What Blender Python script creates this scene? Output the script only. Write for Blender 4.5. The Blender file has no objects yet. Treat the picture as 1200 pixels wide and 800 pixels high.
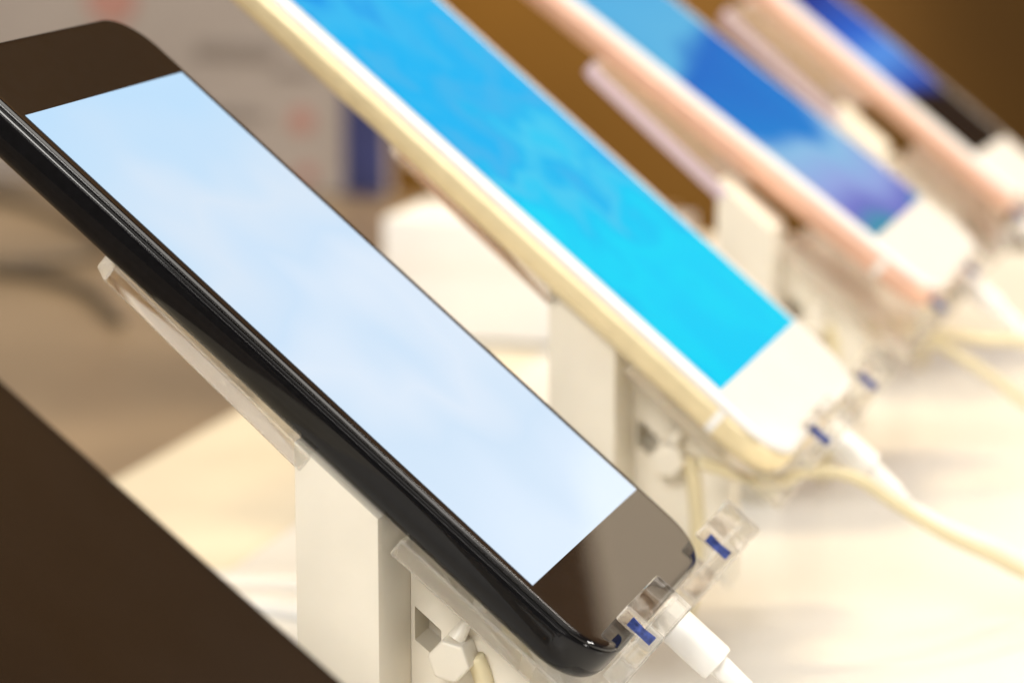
import bpy, bmesh, math, random
from mathutils import Vector, Matrix
random.seed(4)
MM = 0.001
scn = bpy.context.scene
COL = scn.collection
TH = math.radians(39.645)          # how far the phones lean back from the table

# ------------------------------------------------------------------ materials
def mat(name):
    m = bpy.data.materials.new(name); m.use_nodes = True
    nt = m.node_tree
    return m, nt, nt.nodes['Principled BSDF']

def noise(nt, scale, detail=3, rough=.55, coord='Object', dist=0.0):
    tc = nt.nodes.new('ShaderNodeTexCoord'); n = nt.nodes.new('ShaderNodeTexNoise')
    n.inputs['Scale'].default_value = scale; n.inputs['Detail'].default_value = detail
    n.inputs['Roughness'].default_value = rough; n.inputs['Distortion'].default_value = dist
    nt.links.new(tc.outputs[coord], n.inputs['Vector'])
    return n

def ramp(nt, src, stops, interp='LINEAR'):
    r = nt.nodes.new('ShaderNodeValToRGB'); r.color_ramp.interpolation = interp
    e = r.color_ramp.elements
    while len(e) > 1: e.remove(e[-1])
    e[0].position, e[0].color = stops[0][0], (*stops[0][1], 1)
    for p, c in stops[1:]:
        x = e.new(p); x.color = (*c, 1)
    if src is not None: nt.links.new(src, r.inputs['Fac'])
    return r

def s2l(r, g, b):
    f = lambda c: (c/255/12.92 if c/255 <= .04045 else ((c/255+.055)/1.055)**2.4)
    return (f(r), f(g), f(b))

def simple(name, c, rough=.5, metal=0., var=.06, scale=60., coat=0., sss=0., bump=0., rvar=.08, spec=.5):
    m, nt, b = mat(name)
    n = noise(nt, scale, 4)
    lo = tuple(max(0, x*(1-var)) for x in c); hi = tuple(min(1, x*(1+var)) for x in c)
    r = ramp(nt, n.outputs['Fac'], [(.3, lo), (.7, hi)])
    nt.links.new(r.outputs['Color'], b.inputs['Base Color'])
    mr = nt.nodes.new('ShaderNodeMapRange')
    mr.inputs['To Min'].default_value = max(.01, rough-rvar*rough*2); mr.inputs['To Max'].default_value = rough*(1+rvar*2)
    nt.links.new(n.outputs['Fac'], mr.inputs['Value']); nt.links.new(mr.outputs['Result'], b.inputs['Roughness'])
    b.inputs['Metallic'].default_value = metal
    b.inputs['Coat Weight'].default_value = coat
    b.inputs['Specular IOR Level'].default_value = spec
    if sss:
        b.inputs['Subsurface Weight'].default_value = sss
        b.inputs['Subsurface Radius'].default_value = (.004, .003, .002)
    if bump:
        n2 = noise(nt, scale*8, 3); bp = nt.nodes.new('ShaderNodeBump')
        bp.inputs['Strength'].default_value = bump; bp.inputs['Distance'].default_value = .0002
        nt.links.new(n2.outputs['Fac'], bp.inputs['Height']); nt.links.new(bp.outputs['Normal'], b.inputs['Normal'])
    return m

def acrylic(name, clear=.55, rough=.015, frost=0., tint=(1, 1, 1), fcol=(.9, .88, .85)):
    """clear plastic: part straight-through light, part refraction with surface gloss, a little frosting on worked edges"""
    m, nt, b = mat(name)
    n = noise(nt, 220, 3)
    mr = nt.nodes.new('ShaderNodeMapRange')
    mr.inputs['To Min'].default_value = rough*.4; mr.inputs['To Max'].default_value = rough*1.8
    nt.links.new(n.outputs['Fac'], mr.inputs['Value']); nt.links.new(mr.outputs['Result'], b.inputs['Roughness'])
    b.inputs['Base Color'].default_value = (*tint, 1)
    b.inputs['Transmission Weight'].default_value = 1
    b.inputs['IOR'].default_value = 1.49
    tr = nt.nodes.new('ShaderNodeBsdfTransparent'); tr.inputs['Color'].default_value = (.99, .99, .985, 1)
    mx = nt.nodes.new('ShaderNodeMixShader'); mx.inputs['Fac'].default_value = clear
    nt.links.new(b.outputs[0], mx.inputs[1]); nt.links.new(tr.outputs[0], mx.inputs[2])
    last = mx
    if frost:
        df = nt.nodes.new('ShaderNodeBsdfTranslucent'); df.inputs['Color'].default_value = (*fcol, 1)
        d2 = nt.nodes.new('ShaderNodeBsdfDiffuse'); d2.inputs['Color'].default_value = (*fcol, 1)
        m2 = nt.nodes.new('ShaderNodeMixShader'); nt.links.new(df.outputs[0], m2.inputs[1]); nt.links.new(d2.outputs[0], m2.inputs[2])
        m3 = nt.nodes.new('ShaderNodeMixShader'); m3.inputs['Fac'].default_value = frost
        nt.links.new(mx.outputs[0], m3.inputs[1]); nt.links.new(m2.outputs[0], m3.inputs[2]); last = m3
    nt.links.new(last.outputs[0], nt.nodes['Material Output'].inputs['Surface'])
    return m

def screen_mat(name, stops, strength, scale, dist, axis='Y', hl=52*MM, mixn=.35, rough=.03, spec=.06, detail=1.2):
    """a lit display: a picture of soft clouds / folds running along the screen, behind glossy glass"""
    m, nt, b = mat(name)
    b.inputs['Base Color'].default_value = (.004, .004, .005, 1)
    b.inputs['Roughness'].default_value = rough; b.inputs['Specular IOR Level'].default_value = spec
    tc = nt.nodes.new('ShaderNodeTexCoord')
    sp = nt.nodes.new('ShaderNodeSeparateXYZ'); nt.links.new(tc.outputs['Object'], sp.inputs[0])
    mr = nt.nodes.new('ShaderNodeMapRange')
    mr.inputs['From Min'].default_value = -hl; mr.inputs['From Max'].default_value = hl
    nt.links.new(sp.outputs[axis], mr.inputs['Value'])
    n = noise(nt, scale, detail, .5, dist=dist)
    ma = nt.nodes.new('ShaderNodeMath'); ma.operation = 'MULTIPLY_ADD'
    ma.inputs[1].default_value = mixn*2; ma.inputs[2].default_value = -mixn
    nt.links.new(n.outputs['Fac'], ma.inputs[0])
    ad = nt.nodes.new('ShaderNodeMath'); ad.operation = 'ADD'; ad.use_clamp = True
    nt.links.new(mr.outputs['Result'], ad.inputs[0]); nt.links.new(ma.outputs[0], ad.inputs[1])
    r = ramp(nt, ad.outputs[0], stops)
    nt.links.new(r.outputs['Color'], b.inputs['Emission Color'])
    b.inputs['Emission Strength'].default_value = strength
    return m

M = {}
M['jet'] = simple('jet_black_gloss', (.005, .005, .006), .05, spec=.3, var=.2, scale=900, rvar=.25)
M['black_glass'] = simple('black_front_glass', (.004, .004, .005), .03, var=.2, scale=300, rvar=.3)
M['white_glass'] = simple('white_front_glass', (.78, .765, .75), .06, var=.02)
M['gold'] = simple('champagne_gold_metal', (.84, .72, .46), .36, metal=.45, var=.06, scale=200)
M['rose'] = simple('rose_gold_metal', (.80, .50, .38), .36, metal=.45, var=.06, scale=200)
M['antenna'] = simple('pale_antenna_band', (.86, .84, .80), .45, var=.03)
M['acrylic'] = acrylic('clear_acrylic', .5)
M['acrylic_edge'] = acrylic('frosted_acrylic_edge', .4, .10, .2)
M['side_edge'] = acrylic('polished_acrylic_side', .12, .03)
M['blue'] = simple('blue_glint_paint', (.04, .065, .24), .2, var=.7, scale=900)
M['lilac_glow_edge'] = acrylic('lilac_glow_acrylic_edge', .3, .15, .7, (.9, .84, .98), (.90, .80, .99))  # lilac light from the screens, painted into the plate edges
M['ivory'] = simple('ivory_stand_plastic', (.75, .70, .60), .42, var=.03, scale=90, sss=.15, bump=.05)
M['white_plastic'] = simple('white_cable_plastic', (.86, .85, .83), .35, var=.02, sss=.1)
M['cord'] = simple('cream_cord', (.66, .58, .38), .45, var=.05, sss=.1)
M['table'] = simple('white_table_laminate', (.77, .755, .725), .30, var=.025, scale=9, bump=.03)
M['cream'] = simple('cream_edge_strip', (.74, .67, .53), .38, var=.08, scale=14)
M['shelf'] = simple('tan_shelf_laminate', (.185, .135, .085), .30, var=.32, scale=7)
M['box'] = simple('white_card', (.88, .875, .865), .6, var=.03, scale=20)
M['brown'] = simple('brown_wall_paint', (.062, .028, .002), .6, var=.25, spec=.2, scale=2.2)
M['added_beige_wall'] = simple('added_beige_wall_paint', (.62, .54, .45), .6, var=.08, scale=2)
M['poster'] = simple('grey_poster_board', (.40, .35, .315), .55, var=.08, scale=9)
M['ink'] = simple('dark_grey_print', (.24, .205, .18), .6, var=.2, scale=60)
M['red'] = simple('red_print', (.42, .22, .18), .6, var=.15, scale=80)
M['navy'] = simple('navy_print', (.035, .045, .16), .5, var=.2, scale=60)
M['black_cable'] = simple('black_rubber', (.10, .075, .05), .5, var=.2)
M['floor'] = simple('brown_floor', (.10, .065, .035), .5, var=.25, scale=4)

M['scr_sky'] = screen_mat('pale_sky_display', [(0, s2l(216, 231, 247)), (.28, s2l(203, 223, 242)), (.42, s2l(214, 228, 243)), (.55, s2l(199, 221, 242)), (.7, s2l(208, 224, 240)), (.85, s2l(192, 219, 242)), (1, s2l(184, 217, 244))], 1.08, 22, .15, mixn=.45, detail=2)
M['scr_cyan'] = screen_mat('cyan_display', [(0, s2l(0, 212, 253)), (.2, s2l(0, 220, 253)), (.34, s2l(0, 205, 250)), (.44, s2l(70, 205, 246)), (.52, s2l(10, 190, 246)), (.62, s2l(60, 185, 242)), (.72, s2l(0, 185, 248)), (.85, s2l(50, 190, 246)), (1, s2l(10, 160, 240))], .97, 45, .3, hl=59*MM, mixn=.55, detail=3.5)
M['scr_fold'] = screen_mat('blue_fold_display', [(0, s2l(60, 150, 180)), (.07, s2l(115, 120, 205)), (.16, s2l(150, 170, 230)), (.30, s2l(140, 195, 235)), (.36, s2l(0, 130, 215)), (.52, s2l(0, 110, 205)), (.58, s2l(90, 185, 232)), (.8, s2l(80, 180, 232)), (1, s2l(20, 110, 220))], .95, 15, .25, hl=56*MM, mixn=.24)
M['scr_dark'] = screen_mat('dark_blue_display', [(0, (0, 0, .001)), (.27, (0, .001, .004)), (.33, s2l(30, 80, 180)), (.45, s2l(80, 150, 235)), (.56, s2l(20, 100, 210)), (.75, s2l(0, 45, 140)), (1, s2l(0, 20, 90))], .95, 18, .8, hl=46*MM, mixn=.12)
M['scr_off'] = simple('switched_off_display', (.006, .005, .005), .03, var=.2)

# ------------------------------------------------------------------ mesh helpers
def link(name, bm, m, parent=None, smooth=None):
    me = bpy.data.meshes.new(name)
    bmesh.ops.recalc_face_normals(bm, faces=bm.faces)
    bm.to_mesh(me); bm.free()
    me.materials.append(M[m] if isinstance(m, str) else m)
    o = bpy.data.objects.new(name, me); COL.objects.link(o)
    if parent: o.parent = parent
    if smooth is not None:
        if smooth is True:
            for p in me.polygons: p.use_smooth = True
        else:
            me.shade_smooth() if hasattr(me, 'shade_smooth') else None
            me.set_sharp_from_angle(angle=smooth) if hasattr(me, 'set_sharp_from_angle') else None
    return o

def empty(name, label, cat, loc, rot=(0, 0, 0), group=None):
    o = bpy.data.objects.new(name, None); COL.objects.link(o)
    o.location = loc; o.rotation_euler = rot
    o.empty_display_size = .01
    o['label'] = label; o['category'] = cat
    if group: o['group'] = group
    return o

def tag(o, label=None, cat=None, group=None, kind=None):
    for k, v in (('label', label), ('category', cat), ('group', group), ('kind', kind)):
        if v: o[k] = v
    return o

def bevel(bm, w, seg=2, ang=30):
    es = [e for e in bm.edges if len(e.link_faces) == 2 and e.calc_face_angle(0) > math.radians(ang)]
    if es: bmesh.ops.bevel(bm, geom=es, offset=w, segments=seg, profile=.6, affect='EDGES', clamp_overlap=True)

def bm_box(lo, hi, bev=0, seg=2):
    bm = bmesh.new()
    v = [bm.verts.new((x, y, z)) for x in (lo[0], hi[0]) for y in (lo[1], hi[1]) for z in (lo[2], hi[2])]
    for f in ((0, 1, 3, 2), (4, 6, 7, 5), (0, 4, 5, 1), (2, 3, 7, 6), (0, 2, 6, 4), (1, 5, 7, 3)):
        bm.faces.new([v[i] for i in f])
    bmesh.ops.recalc_face_normals(bm, faces=bm.faces)
    if bev: bevel(bm, bev, seg)
    return bm

def bm_prism(poly, x0, x1, bev=0, seg=2, place=None):
    """polygon in (a, b) swept from x0 to x1; place(x, a, b) -> point"""
    place = place or (lambda x, a, b: (x, a, b))
    bm = bmesh.new()
    A = [bm.verts.new(place(x0, *p)) for p in poly]; B = [bm.verts.new(place(x1, *p)) for p in poly]
    bm.faces.new(A); bm.faces.new(B[::-1])
    n = len(poly)
    for i in range(n): bm.faces.new((A[i], B[i], B[(i+1) % n], A[(i+1) % n]))
    bmesh.ops.recalc_face_normals(bm, faces=bm.faces)
    if bev: bevel(bm, bev, seg)
    return bm

def bm_tube(pts, r, seg=12, sub=6):
    """smooth round cord through the points"""
    P = [Vector(p) for p in pts]
    if len(P) > 2 and sub > 1:
        Q = []
        for i in range(len(P)-1):
            p0, p1, p2, p3 = P[max(i-1, 0)], P[i], P[i+1], P[min(i+2, len(P)-1)]
            for k in range(sub):
                t = k/sub
                Q.append(.5*((2*p1)+(p2-p0)*t+(2*p0-5*p1+4*p2-p3)*t*t+(3*p1-p0-3*p2+p3)*t**3))
        Q.append(P[-1]); P = Q
    bm = bmesh.new(); rings = []
    up = Vector((0, 0, 1))
    for i, p in enumerate(P):
        t = (P[min(i+1, len(P)-1)]-P[max(i-1, 0)]).normalized()
        if abs(t.dot(up)) > .95: up = Vector((1, 0, 0))
        a = t.cross(up).normalized(); b = a.cross(t).normalized(); up = b
        rr = r[min(i, len(r)-1)] if isinstance(r, (list, tuple)) else r
        rings.append([bm.verts.new(p+a*rr*math.cos(2*math.pi*k/seg)+b*rr*math.sin(2*math.pi*k/seg)) for k in range(seg)])
    for i in range(len(rings)-1):
        for k in range(seg):
            bm.faces.new((rings[i][k], rings[i][(k+1) % seg], rings[i+1][(k+1) % seg], rings[i+1][k]))
    bm.faces.new(rings[0]); bm.faces.new(rings[-1][::-1])
    return bm

def rr_loop(hw, hl, r, inset, n, seg=12):
    hw, hl = hw-inset, hl-inset; r = max(r-inset, .4)
    out = []
    for cx, cy, a0 in ((hw-r, hl-r, 0), (-hw+r, hl-r, 90), (-hw+r, -hl+r, 180), (hw-r, -hl+r, 270)):
        for k in range(seg+1):
            a = math.radians(a0+90*k/seg)
            out.append((cx+r*math.cos(a), cy+r*math.sin(a), n))
    return out

def bm_loft(loops, cap0=True, cap1=True):
    bm = bmesh.new()
    R = [[bm.verts.new((x*MM, y*MM, z*MM)) for x, y, z in L] for L in loops]
    n = len(R[0])
    for i in range(len(R)-1):
        for k in range(n):
            f = bm.faces.new((R[i][k], R[i][(k+1) % n], R[i+1][(k+1) % n], R[i+1][k])); f.smooth = True
    if cap0: bm.faces.new(R[0]).smooth = False
    if cap1: bm.faces.new(R[-1][::-1]).smooth = False
    return bm

# ------------------------------------------------------------------ phones
def phone(label, pos, hw, hl, cv, sw, sh, body, glass, screen, scv=0., t=7.9, r=9., lean=0., twist=0.,
          bands=None, buttons=(), gz=1.):
    """pos = the point (mm) of the row where the phone's front plane sits; cv = centre of the phone along its length"""
    # base of the phone: middle of its lower back edge; children are modelled from the phone's centre on the front plane
    R = Matrix.Rotation(TH+math.radians(lean), 4, 'X') @ Matrix.Rotation(math.radians(twist), 4, 'Z')
    c = Matrix.Rotation(TH, 4, 'X') @ Vector((0, cv*MM, 0))
    centre = Vector((pos[0]*MM, pos[1]*MM, pos[2]*MM+.090)) + Vector(c)
    off = Vector((0, -hl*MM, -t*MM))
    e = empty('smartphone', label, 'phone', centre + R.to_3x3() @ off, R.to_euler(), 'phones on display in a row')
    def part(name, bm, m, smooth=None):
        o = link(name, bm, m, e, smooth); o.location = -off; return o
    L = lambda i, n: rr_loop(hw, hl, r, i, n)
    s = t/7.9
    part('body', bm_loft([L(1.2, -.70*gz), L(.80, -.74*gz), L(.52, -.80*gz), L(.30, -.98*gz), L(.12, -1.5*s-.7*(gz-1)), L(.02, -2.3*s-.35*(gz-1)), L(0, -3.2*s), L(0, -4.3*s),
                        L(.10, -5.2*s), L(.45, -6.2*s), L(1.0, -6.95*s), L(1.8, -7.5*s), L(2.8, -7.8*s), L(3.6, -t), L(4.2, -t)]), body)
    part('front_glass', bm_loft([L(2.3, 0), L(1.7, 0), L(1.25, -.03*gz), L(.9, -.13*gz), L(.6, -.30*gz), L(.42, -.50*gz), L(.45, -.68*gz), L(1.3, -.74*gz)], True, False), glass)
    bm = bmesh.new()
    y0, y1 = scv-sh/2, scv+sh/2
    vs = [bm.verts.new((x*MM, (y-scv)*MM, 0)) for x, y in ((-sw/2, y0), (sw/2, y0), (sw/2, y1), (-sw/2, y1))]
    bm.faces.new(vs)
    o = part('display', bm, screen); o.location = -off + Vector((0, scv*MM, .06*MM))
    if bands:
        # thin pale antenna gaps that ring the metal sides
        for yb in bands:
            for sx in (-1, 1):
                prof = [(0.02, -1.6*s), (-.03, -2.4*s), (-.05, -3.8*s), (-.02, -4.8*s), (.12, -5.6*s), (.6, -6.5*s), (1.2, -7.2*s)]
                bm = bmesh.new(); rows = []
                for dy in (-.9, .9):
                    rows.append([bm.verts.new((sx*(hw-i+.06)*MM, (yb+dy)*MM, (n-.03)*MM)) for i, n in prof])
                for k in range(len(prof)-1): bm.faces.new((rows[0][k], rows[0][k+1], rows[1][k+1], rows[1][k]))
                part('antenna_band', bm, 'antenna', True)
    for yb, ln in buttons:
        bm = bm_box(((-hw-.35)*MM, (yb-ln/2)*MM, -4.6*s*MM), ((-hw+.6)*MM, (yb+ln/2)*MM, -2.6*s*MM), .3*MM, 3)
        part('side_button', bm, body, .6)
    return e

p1 = phone('glossy black phone with a pale sky blue screen, in sharp focus', (0, 0, 0), 31.9, 67.6, -.4, 58.4, 104, 'jet', 'black_glass', 'scr_sky', scv=.4)
p2 = phone('white and champagne gold phone with a bright cyan screen', (130.4, 0, 0), 36.9, 77.2, 10.0, 66.4, 118.2, 'gold', 'white_glass', 'scr_cyan', scv=.2, t=7.5, r=10.5, twist=.32, gz=2.3,
           bands=(-62, 62), buttons=((40, 10), (27, 10)))
p3 = phone('white and rose gold phone with a blue folded cloth wallpaper, third along the row', (280.5, 0, 0), 35.0, 76.0, 8.9, 63.0, 112.2, 'rose', 'white_glass', 'scr_fold', scv=0, t=7.5, r=10, lean=-3.4, twist=.15, gz=2.3,
           bands=(-61, 61), buttons=((40, 10), (27, 10)))
p4 = phone('rose gold phone showing a black and deep blue screen, farthest in the row', (436, 0, -2), 27.5, 63.0, -4.0, 48, 90, 'rose', 'white_glass', 'scr_dark', scv=2, t=7.5, r=9, lean=-2, twist=-2, gz=2.3,
           buttons=((32, 9),))
p0 = phone('black phone with its screen switched off, cut off by the lower left corner', (-128.6, 0, 0), 33.5, 70.0, 1.5, 60, 106, 'jet', 'black_glass', 'scr_off', scv=0, twist=3.6)

# ------------------------------------------------------------------ stands
def tilt(x, v, n):
    """phone plane coordinates (mm) -> metres relative to the stand's foot on the table"""
    return (x*MM, (v*math.cos(TH)-n*math.sin(TH))*MM, (v*math.sin(TH)+n*math.cos(TH))*MM+.090)

def stand(label, x, dn=0., edge='acrylic_edge'):
    e = empty('phone_stand', label, 'phone stand', (x*MM, 0, 0), group='acrylic phone stands')
    top, bot = -8.05+dn, -11.1+dn
    def plate(name, poly, bev=.45):
        bm = bmesh.new()
        A = [bm.verts.new(tilt(u, v, top)) for u, v in poly]; B = [bm.verts.new(tilt(u, v, bot)) for u, v in poly]
        bm.faces.new(A); bm.faces.new(B[::-1]); n = len(poly)
        for i in range(n): bm.faces.new((A[i], B[i], B[(i+1) % n], A[(i+1) % n]))
        bmesh.ops.recalc_face_normals(bm, faces=bm.faces)
        bevel(bm, bev*MM, 3)
        return edges(link(name, bm, 'acrylic', e, .5), True, name)
    def edges(o, side=False, name=''):
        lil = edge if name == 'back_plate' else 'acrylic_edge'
        o.data.materials.append(M[lil]); o.data.materials.append(M['lilac_glow_edge' if lil != 'acrylic_edge' else 'side_edge'])
        big = sorted((p.area for p in o.data.polygons), reverse=True)
        cut = big[min(len(big)-1, 10)]*.9
        for p in o.data.polygons:
            if p.area < cut: p.material_index = 1
            if side and p.area >= cut and abs(p.normal.x) > .9: p.material_index = 2
        return o
    plate('back_plate', [(-29.5, 27), (-27.5, 29.5), (40, 29.5), (42, 27.5), (44, -15), (-31.8, -15)])
    plate('lower_plate', [(-31.2, -33), (44, -33), (47.3, -72), (30.2, -72), (30.2, -66), (0, -66), (0, -72), (-19, -72), (-30.4, -72), (-31, -66)])
    for u0, u1 in ((-18.2, -.4), (30.6, 47.0)):
        prof = [(-68.4, top+.06), (-68.4, .35), (-64.1, .35), (-64.1, 3.4), (-71.7, 3.4), (-71.7, top+.06)]
        bm = bm_prism(prof, u0, u1, .6*MM, 3, lambda u, v, n: tilt(u, v, n))
        hk = edges(link('hook', bm, 'acrylic', e, .5))
        link('blue_glint', bm_prism([(-66.0, 1.0), (-70.6, 1.0), (-70.6, 2.7), (-68.6, 2.5), (-66.0, 2.7)], u0-.12, u0-.02, 0, 1, lambda u, v, n: tilt(u, v, n)), 'blue', hk)  # blue glint on the hook's side, painted as a thin sheet
    # upright ivory post, its top cut to the slope of the phone's back
    yb, yf = -3.6, -16.8
    def zt(y, n):  # height of the plane n at depth y
        v = (y+n*math.sin(TH))/math.cos(TH); return v*math.sin(TH)+n*math.cos(TH)+90
    poly = [(yb, .0), (yb, zt(yb, top)), (yf, zt(yf, top)), (yf, 0)]
    link('post', bm_prism([(a*MM, b*MM) for a, b in poly], -31.6*MM, -17*MM, .25*MM, 2), 'ivory', e, .5)
    # lock bracket under the lower plate, with a window and a hexagonal lock knob
    def sl(y, d): return zt(y, bot-.3)-d
    a0, a1, a2, a3 = -16.9, -17.5, -21.8, -36.0
    def strip(d0, d1, ya, ybb): return [(ya, sl(ya, d0)), (ybb, sl(ybb, d0)), (ybb, sl(ybb, d1)), (ya, sl(ya, d1))]
    bm = bmesh.new()
    outer = [(a0, sl(a0, 0)), (a3, sl(a3, 0)), (a3, sl(a3, 30)), (a0, sl(a0, 30))]
    win = [(a1, sl(a1, 12.4)), (a2, sl(a2, 12.4)), (a2, sl(a2, 17.5)), (a1, sl(a1, 17.8))]
    def ring(x): return [bm.verts.new((x*MM, a*MM, b*MM)) for a, b in outer], [bm.verts.new((x*MM, a*MM, b*MM)) for a, b in win]
    o0, w0 = ring(-17.5); o1, w1 = ring(-11)
    for i in range(4):
        j = (i+1) % 4
        bm.faces.new((o0[i], o0[j], w0[j], w0[i])); bm.faces.new((o1[j], o1[i], w1[i], w1[j]))
        bm.faces.new((o0[j], o0[i], o1[i], o1[j])); bm.faces.new((w0[i], w0[j], w1[j], w1[i]))
    bracket = link('lock_bracket', bm, 'ivory', e)
    link('bracket_back', bm_prism([(a*MM, b*MM) for a, b in outer], -10.9*MM, -8*MM, .2*MM), 'ivory', bracket, .5)
    ky, kz = -24.7, 41.6
    hexp = [((ky+3.5*math.cos(math.radians(60*k+12)))*MM, (kz+3.5*math.sin(math.radians(60*k+12)))*MM) for k in range(6)]
    knob = link('lock_knob', bm_prism(hexp, -23*MM, -17.4*MM, .7*MM, 4), 'ivory', e, .5)
    link('knob_stem', bm_tube([(-20.5*MM, (ky-.5)*MM, (kz+3)*MM), (-19.5*MM, (ky-2.2)*MM, (kz+6)*MM)], [1.5*MM, .7*MM], 14), 'ivory', knob, .8)
    link('tether', bm_tube([(-19*MM, (ky-3)*MM, kz*MM), (-18*MM, (ky-4.5)*MM, (kz-6)*MM), (-17*MM, (ky-5)*MM, (kz-20)*MM), (-16*MM, (ky-2)*MM, 3*MM)], 1.5*MM, 14), 'cord', e, True)
    return e

stand('clear acrylic stand with ivory post under the glossy black phone with the pale screen', 0)
stand('clear acrylic stand with ivory post under the champagne gold phone', 131)
stand('clear acrylic stand with ivory post under the third phone, blue folded wallpaper', 266, edge='lilac_glow_edge')
stand('clear acrylic stand with ivory post under the farthest phone with black and blue screen', 401, edge='lilac_glow_edge')
stand('clear acrylic stand mostly out of view under the switched off black phone', -129)

# ------------------------------------------------------------------ charging leads
def lead(label, x, hl_v, path, plug_len=12.5, second=None, n=-3.6):
    base = Vector(tilt(x, hl_v, n))
    e = empty('charging_cable', label, 'cable', base, group='white charging leads')
    def loc(o): o.matrix_parent_inverse = Matrix.Translation(-base); return o
    prof = []
    bm = bmesh.new(); rings = []
    for dv, k in ((0, .93), (.5, 1), (plug_len-.6, 1), (plug_len, .93)):
        rings.append([bm.verts.new(tilt(x+3.9*k*math.copysign(abs(math.cos(a))**.6, math.cos(a)), hl_v-.1-dv, n+2.6*k*math.copysign(abs(math.sin(a))**.6, math.sin(a)))) for a in [2*math.pi*i/24 for i in range(24)]])
    for i in range(3):
        for k in range(24): bm.faces.new((rings[i][k], rings[i][(k+1) % 24], rings[i+1][(k+1) % 24], rings[i+1][k]))
    bm.faces.new(rings[0]); bm.faces.new(rings[-1][::-1])
    plug = loc(link('plug', bm, 'white_plastic', e, .6))
    st = [tilt(x, hl_v-plug_len, n), tilt(x, hl_v-plug_len-7, n)]
    loc(link('strain_relief', bm_tube(st, [1.9*MM, 1.6*MM], 16), 'white_plastic', e, .8))
    pts = [tilt(x, hl_v-plug_len-3, n), tilt(x, hl_v-plug_len-9, n)] + [(a*MM, b*MM, c*MM) for a, b, c in path]
    loc(link('cord', bm_tube(pts, 1.1*MM, 14, 8), 'white_plastic', e, True))
    return e

lead('white charging plug in the bottom of the glossy black phone with the pale screen', 6, -68.1,
     [(12, -72, 18), (25, -92, 3), (45, -120, 1.6), (60, -170, 1.6)])
lead('white charging plug in the bottom of the champagne gold phone', 136, -67.6,
     [(138, -64, 30), (146, -73.4, 22.8), (156, -80.6, 17.2), (170, -89, 10.1), (190, -110, 2.4), (220, -150, 1.6)])
lead('white charging plug in the bottom of the third phone, rose gold with blue wallpaper', 306, -67.4,
     [(319, -72, 30), (322, -84, 18), (330, -100, 6), (350, -140, 1.6)])
lead('pale charging lead hanging from the farthest phone', 424, -67.5,
     [(414, -50, 40), (416, -56, 32), (420, -75, 12), (430, -110, 1.8), (450, -150, 1.6)], plug_len=8)

def cord(label, pts, r, m='cord', group=None):
    r *= .85
    o = link('security_cord', bm_tube([(a*MM, b*MM, c*MM) for a, b, c in pts], r*MM, 14, 8), m, None, True)
    tag(o, label, 'cord', group); return o
G = 'cream security cords of the stands'
cord('cream cord running from under the champagne gold phone, beside its white charging lead', [(100, -33, 44), (108, -45.7, 38.8), (116, -49, 39), (122, -54.4, 38.3), (126, -59.2, 36.1), (130, -65.7, 30.8), (136, -75, 23.6), (142, -82.7, 18.6), (150, -91.1, 12.5), (165, -112, 3), (190, -150, 1.9)], 1.5, group=G)
cord('upper cream cord leaving the rose gold phone with blue wallpaper', [(256, -34, 42), (262, -43.5, 39.1), (266, -51.1, 37.3), (272, -60.5, 35.2), (280, -72.7, 32.9), (292, -95, 22), (310, -130, 3), (330, -160, 1.8)], 1.5, group=G)
cord('lower cream cord sagging to the table from the rose gold phone with blue wallpaper', [(256, -40, 41), (262, -49.7, 36.4), (266, -57.4, 31.4), (270, -65.2, 25.5), (276, -73.8, 17.8), (290, -92, 6), (320, -130, 1.8)], 1.5, group=G)
# white flat leads lying on the table behind the first post
for k, (xx, lab) in enumerate(((137, 'white flat lead curving across the table behind the black phone, the farther of two'), (121, 'white flat lead curving across the table behind the black phone, the nearer of two'))):
    path = [(xx-30, 108, 3), (xx-6, 80, 3), (xx+.5, 66, 3), (xx, 55, 3), (xx-6, 35, 3), (xx-8, 10, 3)]
    P = [Vector((a*MM, b*MM, 0)) for a, b, c in path]
    bm = bmesh.new(); rows = []
    Q = []
    for i in range(len(P)-1):
        p0, p1, p2, p3 = P[max(i-1, 0)], P[i], P[i+1], P[min(i+2, len(P)-1)]
        for s in range(8):
            t = s/8; Q.append(.5*((2*p1)+(p2-p0)*t+(2*p0-5*p1+4*p2-p3)*t*t+(3*p1-p0-3*p2+p3)*t**3))
    for i, p in enumerate(Q):
        t = (Q[min(i+1, len(Q)-1)]-Q[max(i-1, 0)]).normalized(); s = Vector((t.y, -t.x, 0))
        w = 5.2*MM
        rows.append([bm.verts.new(p+s*a*w+Vector((0, 0, h*MM))) for a, h in ((-1, .3), (-1, 2.4), (-.8, 3), (.8, 3), (1, 2.4), (1, .3))])
    for i in range(len(rows)-1):
        for j in range(6): bm.faces.new((rows[i][j], rows[i][(j+1) % 6], rows[i+1][(j+1) % 6], rows[i+1][j]))
    bm.faces.new(rows[0]); bm.faces.new(rows[-1][::-1])
    tag(link('flat_cable', bm, 'white_plastic', None, .7), lab, 'cable', 'white flat leads on the table')

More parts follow.
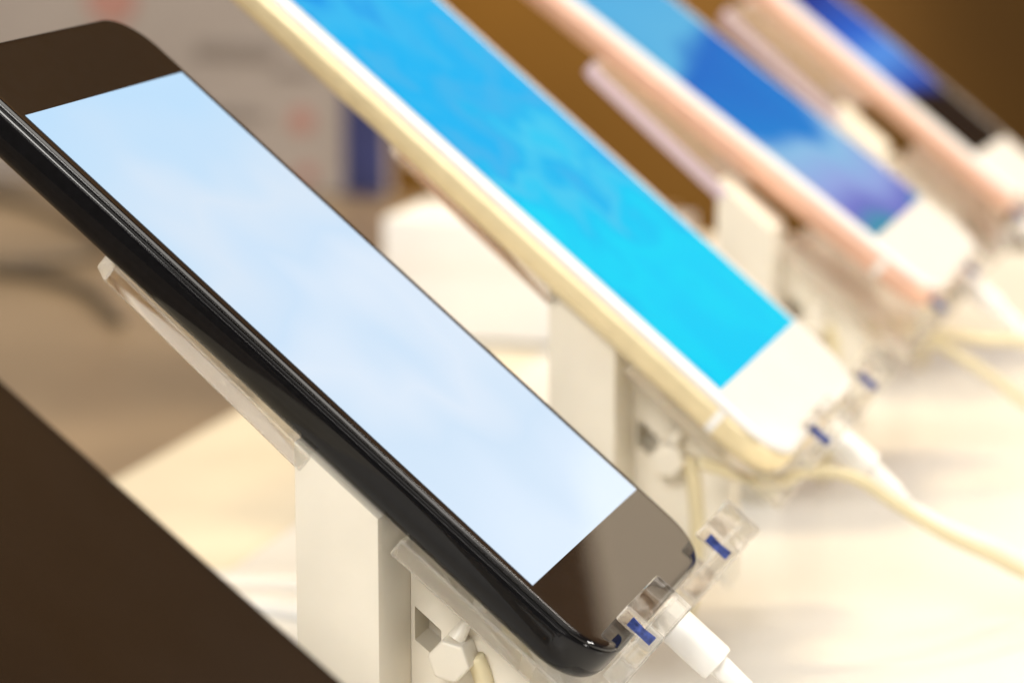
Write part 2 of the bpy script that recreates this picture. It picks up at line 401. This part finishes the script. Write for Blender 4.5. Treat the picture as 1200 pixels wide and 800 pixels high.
# ------------------------------------------------------------------ table, shelf, things behind
tb = empty('display_table', 'white glossy display table carrying the row of phones', 'table', (0, 0, -.80))
def tpart(name, bm, m, smooth=.5):
    o = link(name, bm, m, tb, smooth); o.location = (0, 0, .80); return o
tpart('tabletop', bm_box((-.75, -.50, -.030), (.60, .084, 0), .0022, 3), 'table')
tpart('edge_strip', bm_box((-.75, .0845, -.034), (.60, .142, -.0008), .0015, 3), 'cream')
for lx in (-.70, .55):
    for ly in (-.46, .10):
        tpart('leg', bm_box((lx-.02, ly-.02, -.80), (lx+.02, ly+.02, -.0345), .002), 'table')
sh = empty('back_counter', 'tan counter standing behind the white display table', 'counter', (0, .6, -.80))
def spart(name, bm, m):
    o = link(name, bm, m, sh, .5); o.location = (0, -.6, .80); return o
spart('counter_top', bm_box((-.8, .1424, -.055), (.775, 1.3, -.021), .002, 3), 'shelf')
spart('counter_base', bm_box((-.75, .20, -.80), (.74, 1.25, -.0555)), 'shelf')

bx = empty('carton', 'plain white carton on the table behind the black phone', 'box', (.44, .098, 0))
def bpart(name, bm, m):
    o = link(name, bm, m, bx, .5); o.location = (-.44, -.098, 0); return o
bpart('carton_body', bm_box((.392, .050, .0002), (.428, .1355, .0345), .0008, 2), 'box')
bpart('lid', bm_box((.3914, .0494, .020), (.4286, .1361, .0360), .0008, 2), 'box')

po = empty('poster_board', 'grey printed poster board with a navy stripe, blurred behind the phones', 'poster', (.765, .45, -.021))
def ppart(name, bm, m):
    o = link(name, bm, m, po, .5); o.location = (-.765, -.45, .021); return o
ppart('board', bm_box((.7605, .2680, -.0205), (.768, .80, .36), .001), 'poster')
ppart('stripe', bm_box((.7590, .2684, -.0195), (.7603, .2875, .22), .0003), 'navy')
def mark(name, y0, y1, z0, z1, m): ppart(name, bm_box((.7594, y0, z0), (.7603, y1, z1), .0003), m)
for y0, y1, z0, z1 in ((.318, .356, .036, .044), (.324, .352, .010, .0145), (.300, .318, .030, .034), (.36, .42, .075, .082), (.37, .44, .100, .106), (.30, .40, .14, .15)):
    mark('print_line', y0, y1, z0, z1, 'ink')
def disc(y, z, r, m):
    bm = bm_prism([((y+r*1e3*0+math.cos(a)*r), z+math.sin(a)*r) for a in [2*math.pi*k/24 for k in range(24)]], .7593, .7603)
    ppart('print_dot', bm, m)
disc(.307, .011, .0055, 'red'); disc(.305, -.012, .004, 'red'); disc(.395, .062, .012, 'red');

cb = link('power_cable', bm_tube([(.74, .46, -.0185), (.655, .365, -.0185), (.603, .325, -.0185), (.575, .330, -.0185), (.562, .350, -.0185), (.549, .345, -.0185), (.5395, .319, -.0185), (.5145, .290, -.0185), (.475, .262, -.0185)], .0022, 12, 8), 'black_cable', None, True)
tag(cb, 'dark cable looping across the tan counter behind the phones', 'cable')

wl = link('wall', bm_box((1.10, -2.5, -.80), (1.16, 2.5, 1.9)), 'brown'); wl['kind'] = 'structure'
w2 = link('added_reflected_wall', bm_box((1.06, -2.0, -.80), (1.0985, -.235, .412), .004), 'added_beige_wall'); w2['kind'] = 'structure'  # unseen beige wall, added for its reflection in the black bezel
fl = link('floor', bm_box((-2.5, -2.5, -.86), (1.16, 2.5, -.801)), 'floor'); fl['kind'] = 'structure'

# ------------------------------------------------------------------ light
w = bpy.data.worlds.new('World'); scn.world = w; w.use_nodes = True
bg = w.node_tree.nodes['Background']
wn = w.node_tree                       # a bright ceiling overhead, dim warm room around
tc = wn.nodes.new('ShaderNodeTexCoord'); sp = wn.nodes.new('ShaderNodeSeparateXYZ'); wn.links.new(tc.outputs['Generated'], sp.inputs[0])
wr = ramp(wn, sp.outputs['Z'], [(0, (.10, .08, .055)), (.52, (.13, .10, .065)), (.64, (.92, .86, .76)), (1, (1.15, 1.10, 1.0))])
wn.links.new(wr.outputs['Color'], bg.inputs['Color']); bg.inputs['Strength'].default_value = 1.0

def area(name, loc, target, sx, sy, power, col=(1, .93, .82)):
    l = bpy.data.lights.new(name, 'AREA'); l.shape = 'RECTANGLE'; l.size, l.size_y = sx, sy
    l.energy = power; l.color = col
    o = bpy.data.objects.new(name, l); COL.objects.link(o)
    o.location = loc
    o.rotation_euler = (Vector(target)-Vector(loc)).to_track_quat('-Z', 'Y').to_euler()
    return o
area('ceiling_and_fill', (.10, -.60, 1.20), (.15, 0, 0), .9, .5, 5.5, (1, .95, .88))
area('ceiling_and_fill', (-2.0, .15, 1.5), (.2, 0, 0), .9, .6, 42, (1, .97, .92))  # unseen fill behind the camera, added to brighten posts and carton
sl = bpy.data.lights.new('wall_fill', 'SPOT'); sl.energy = 72; sl.color = (1, .86, .62); sl.spot_size = math.radians(48); sl.spot_blend = 1; sl.shadow_soft_size = .04
so = bpy.data.objects.new('wall_fill', sl); COL.objects.link(so); so.location = (.86, .30, .45)  # unseen spot added to brighten part of the brown wall
so.rotation_euler = (Vector((1.1, .27, -.03))-Vector(so.location)).to_track_quat('-Z', 'Y').to_euler()
for dy in (0, .16):
    area('glint_tube', (.62, -2.2-dy, .85+dy*.5), (0, 0, .05), .7, .045, 8.5, (1, .96, .9))
area('glint_tube', (-1.5, -.25, .56), (0, 0, .05), 1.6, .03, 2.6, (1, .96, .9))  # unseen tube added to draw a thin highlight along the black phone's side
area('wall_fill', (.78, -.10, 1.25), (1.1, -.14, .68), .3, .2, 18, (1, .78, .45))  # unseen fill added so the black glass reflects a browner upper wall
area('wall_fill', (.70, -.6, .75), (1.1, -.45, .30), .25, .25, 7, (1, .92, .82))  # unseen fill added to brighten the beige wall for its reflection

# ------------------------------------------------------------------ camera
cam = bpy.data.cameras.new('camera'); co = bpy.data.objects.new('camera', cam); COL.objects.link(co)
right = Vector((.30064799, -.95373518, 0)); down = Vector((-.19555551, -.06164538, -.97875323)); fwd = Vector((.93347139, .29426019, -.20504173))
m = Matrix((( right.x, -down.x, -fwd.x), (right.y, -down.y, -fwd.y), (right.z, -down.z, -fwd.z))).to_4x4()
m.translation = Vector((-.43365, -.16437, .18215))
co.matrix_world = m
cam.sensor_width = 36; cam.lens = 105; cam.clip_start = .01; cam.clip_end = 50
cam.dof.use_dof = True; cam.dof.focus_distance = .457; cam.dof.aperture_fstop = 13.5; cam.dof.aperture_blades = 9
scn.camera = co

scn.view_settings.view_transform = 'Standard'; scn.view_settings.look = 'None'
scn.view_settings.exposure = 0; scn.view_settings.gamma = 1
scn.render.engine = 'CYCLES'
c = scn.cycles
c.use_denoising = True; c.max_bounces = 16; c.transmission_bounces = 12; c.glossy_bounces = 6; c.diffuse_bounces = 5
c.caustics_reflective = True; c.caustics_refractive = True; c.blur_glossy = .3; c.sample_clamp_indirect = 6
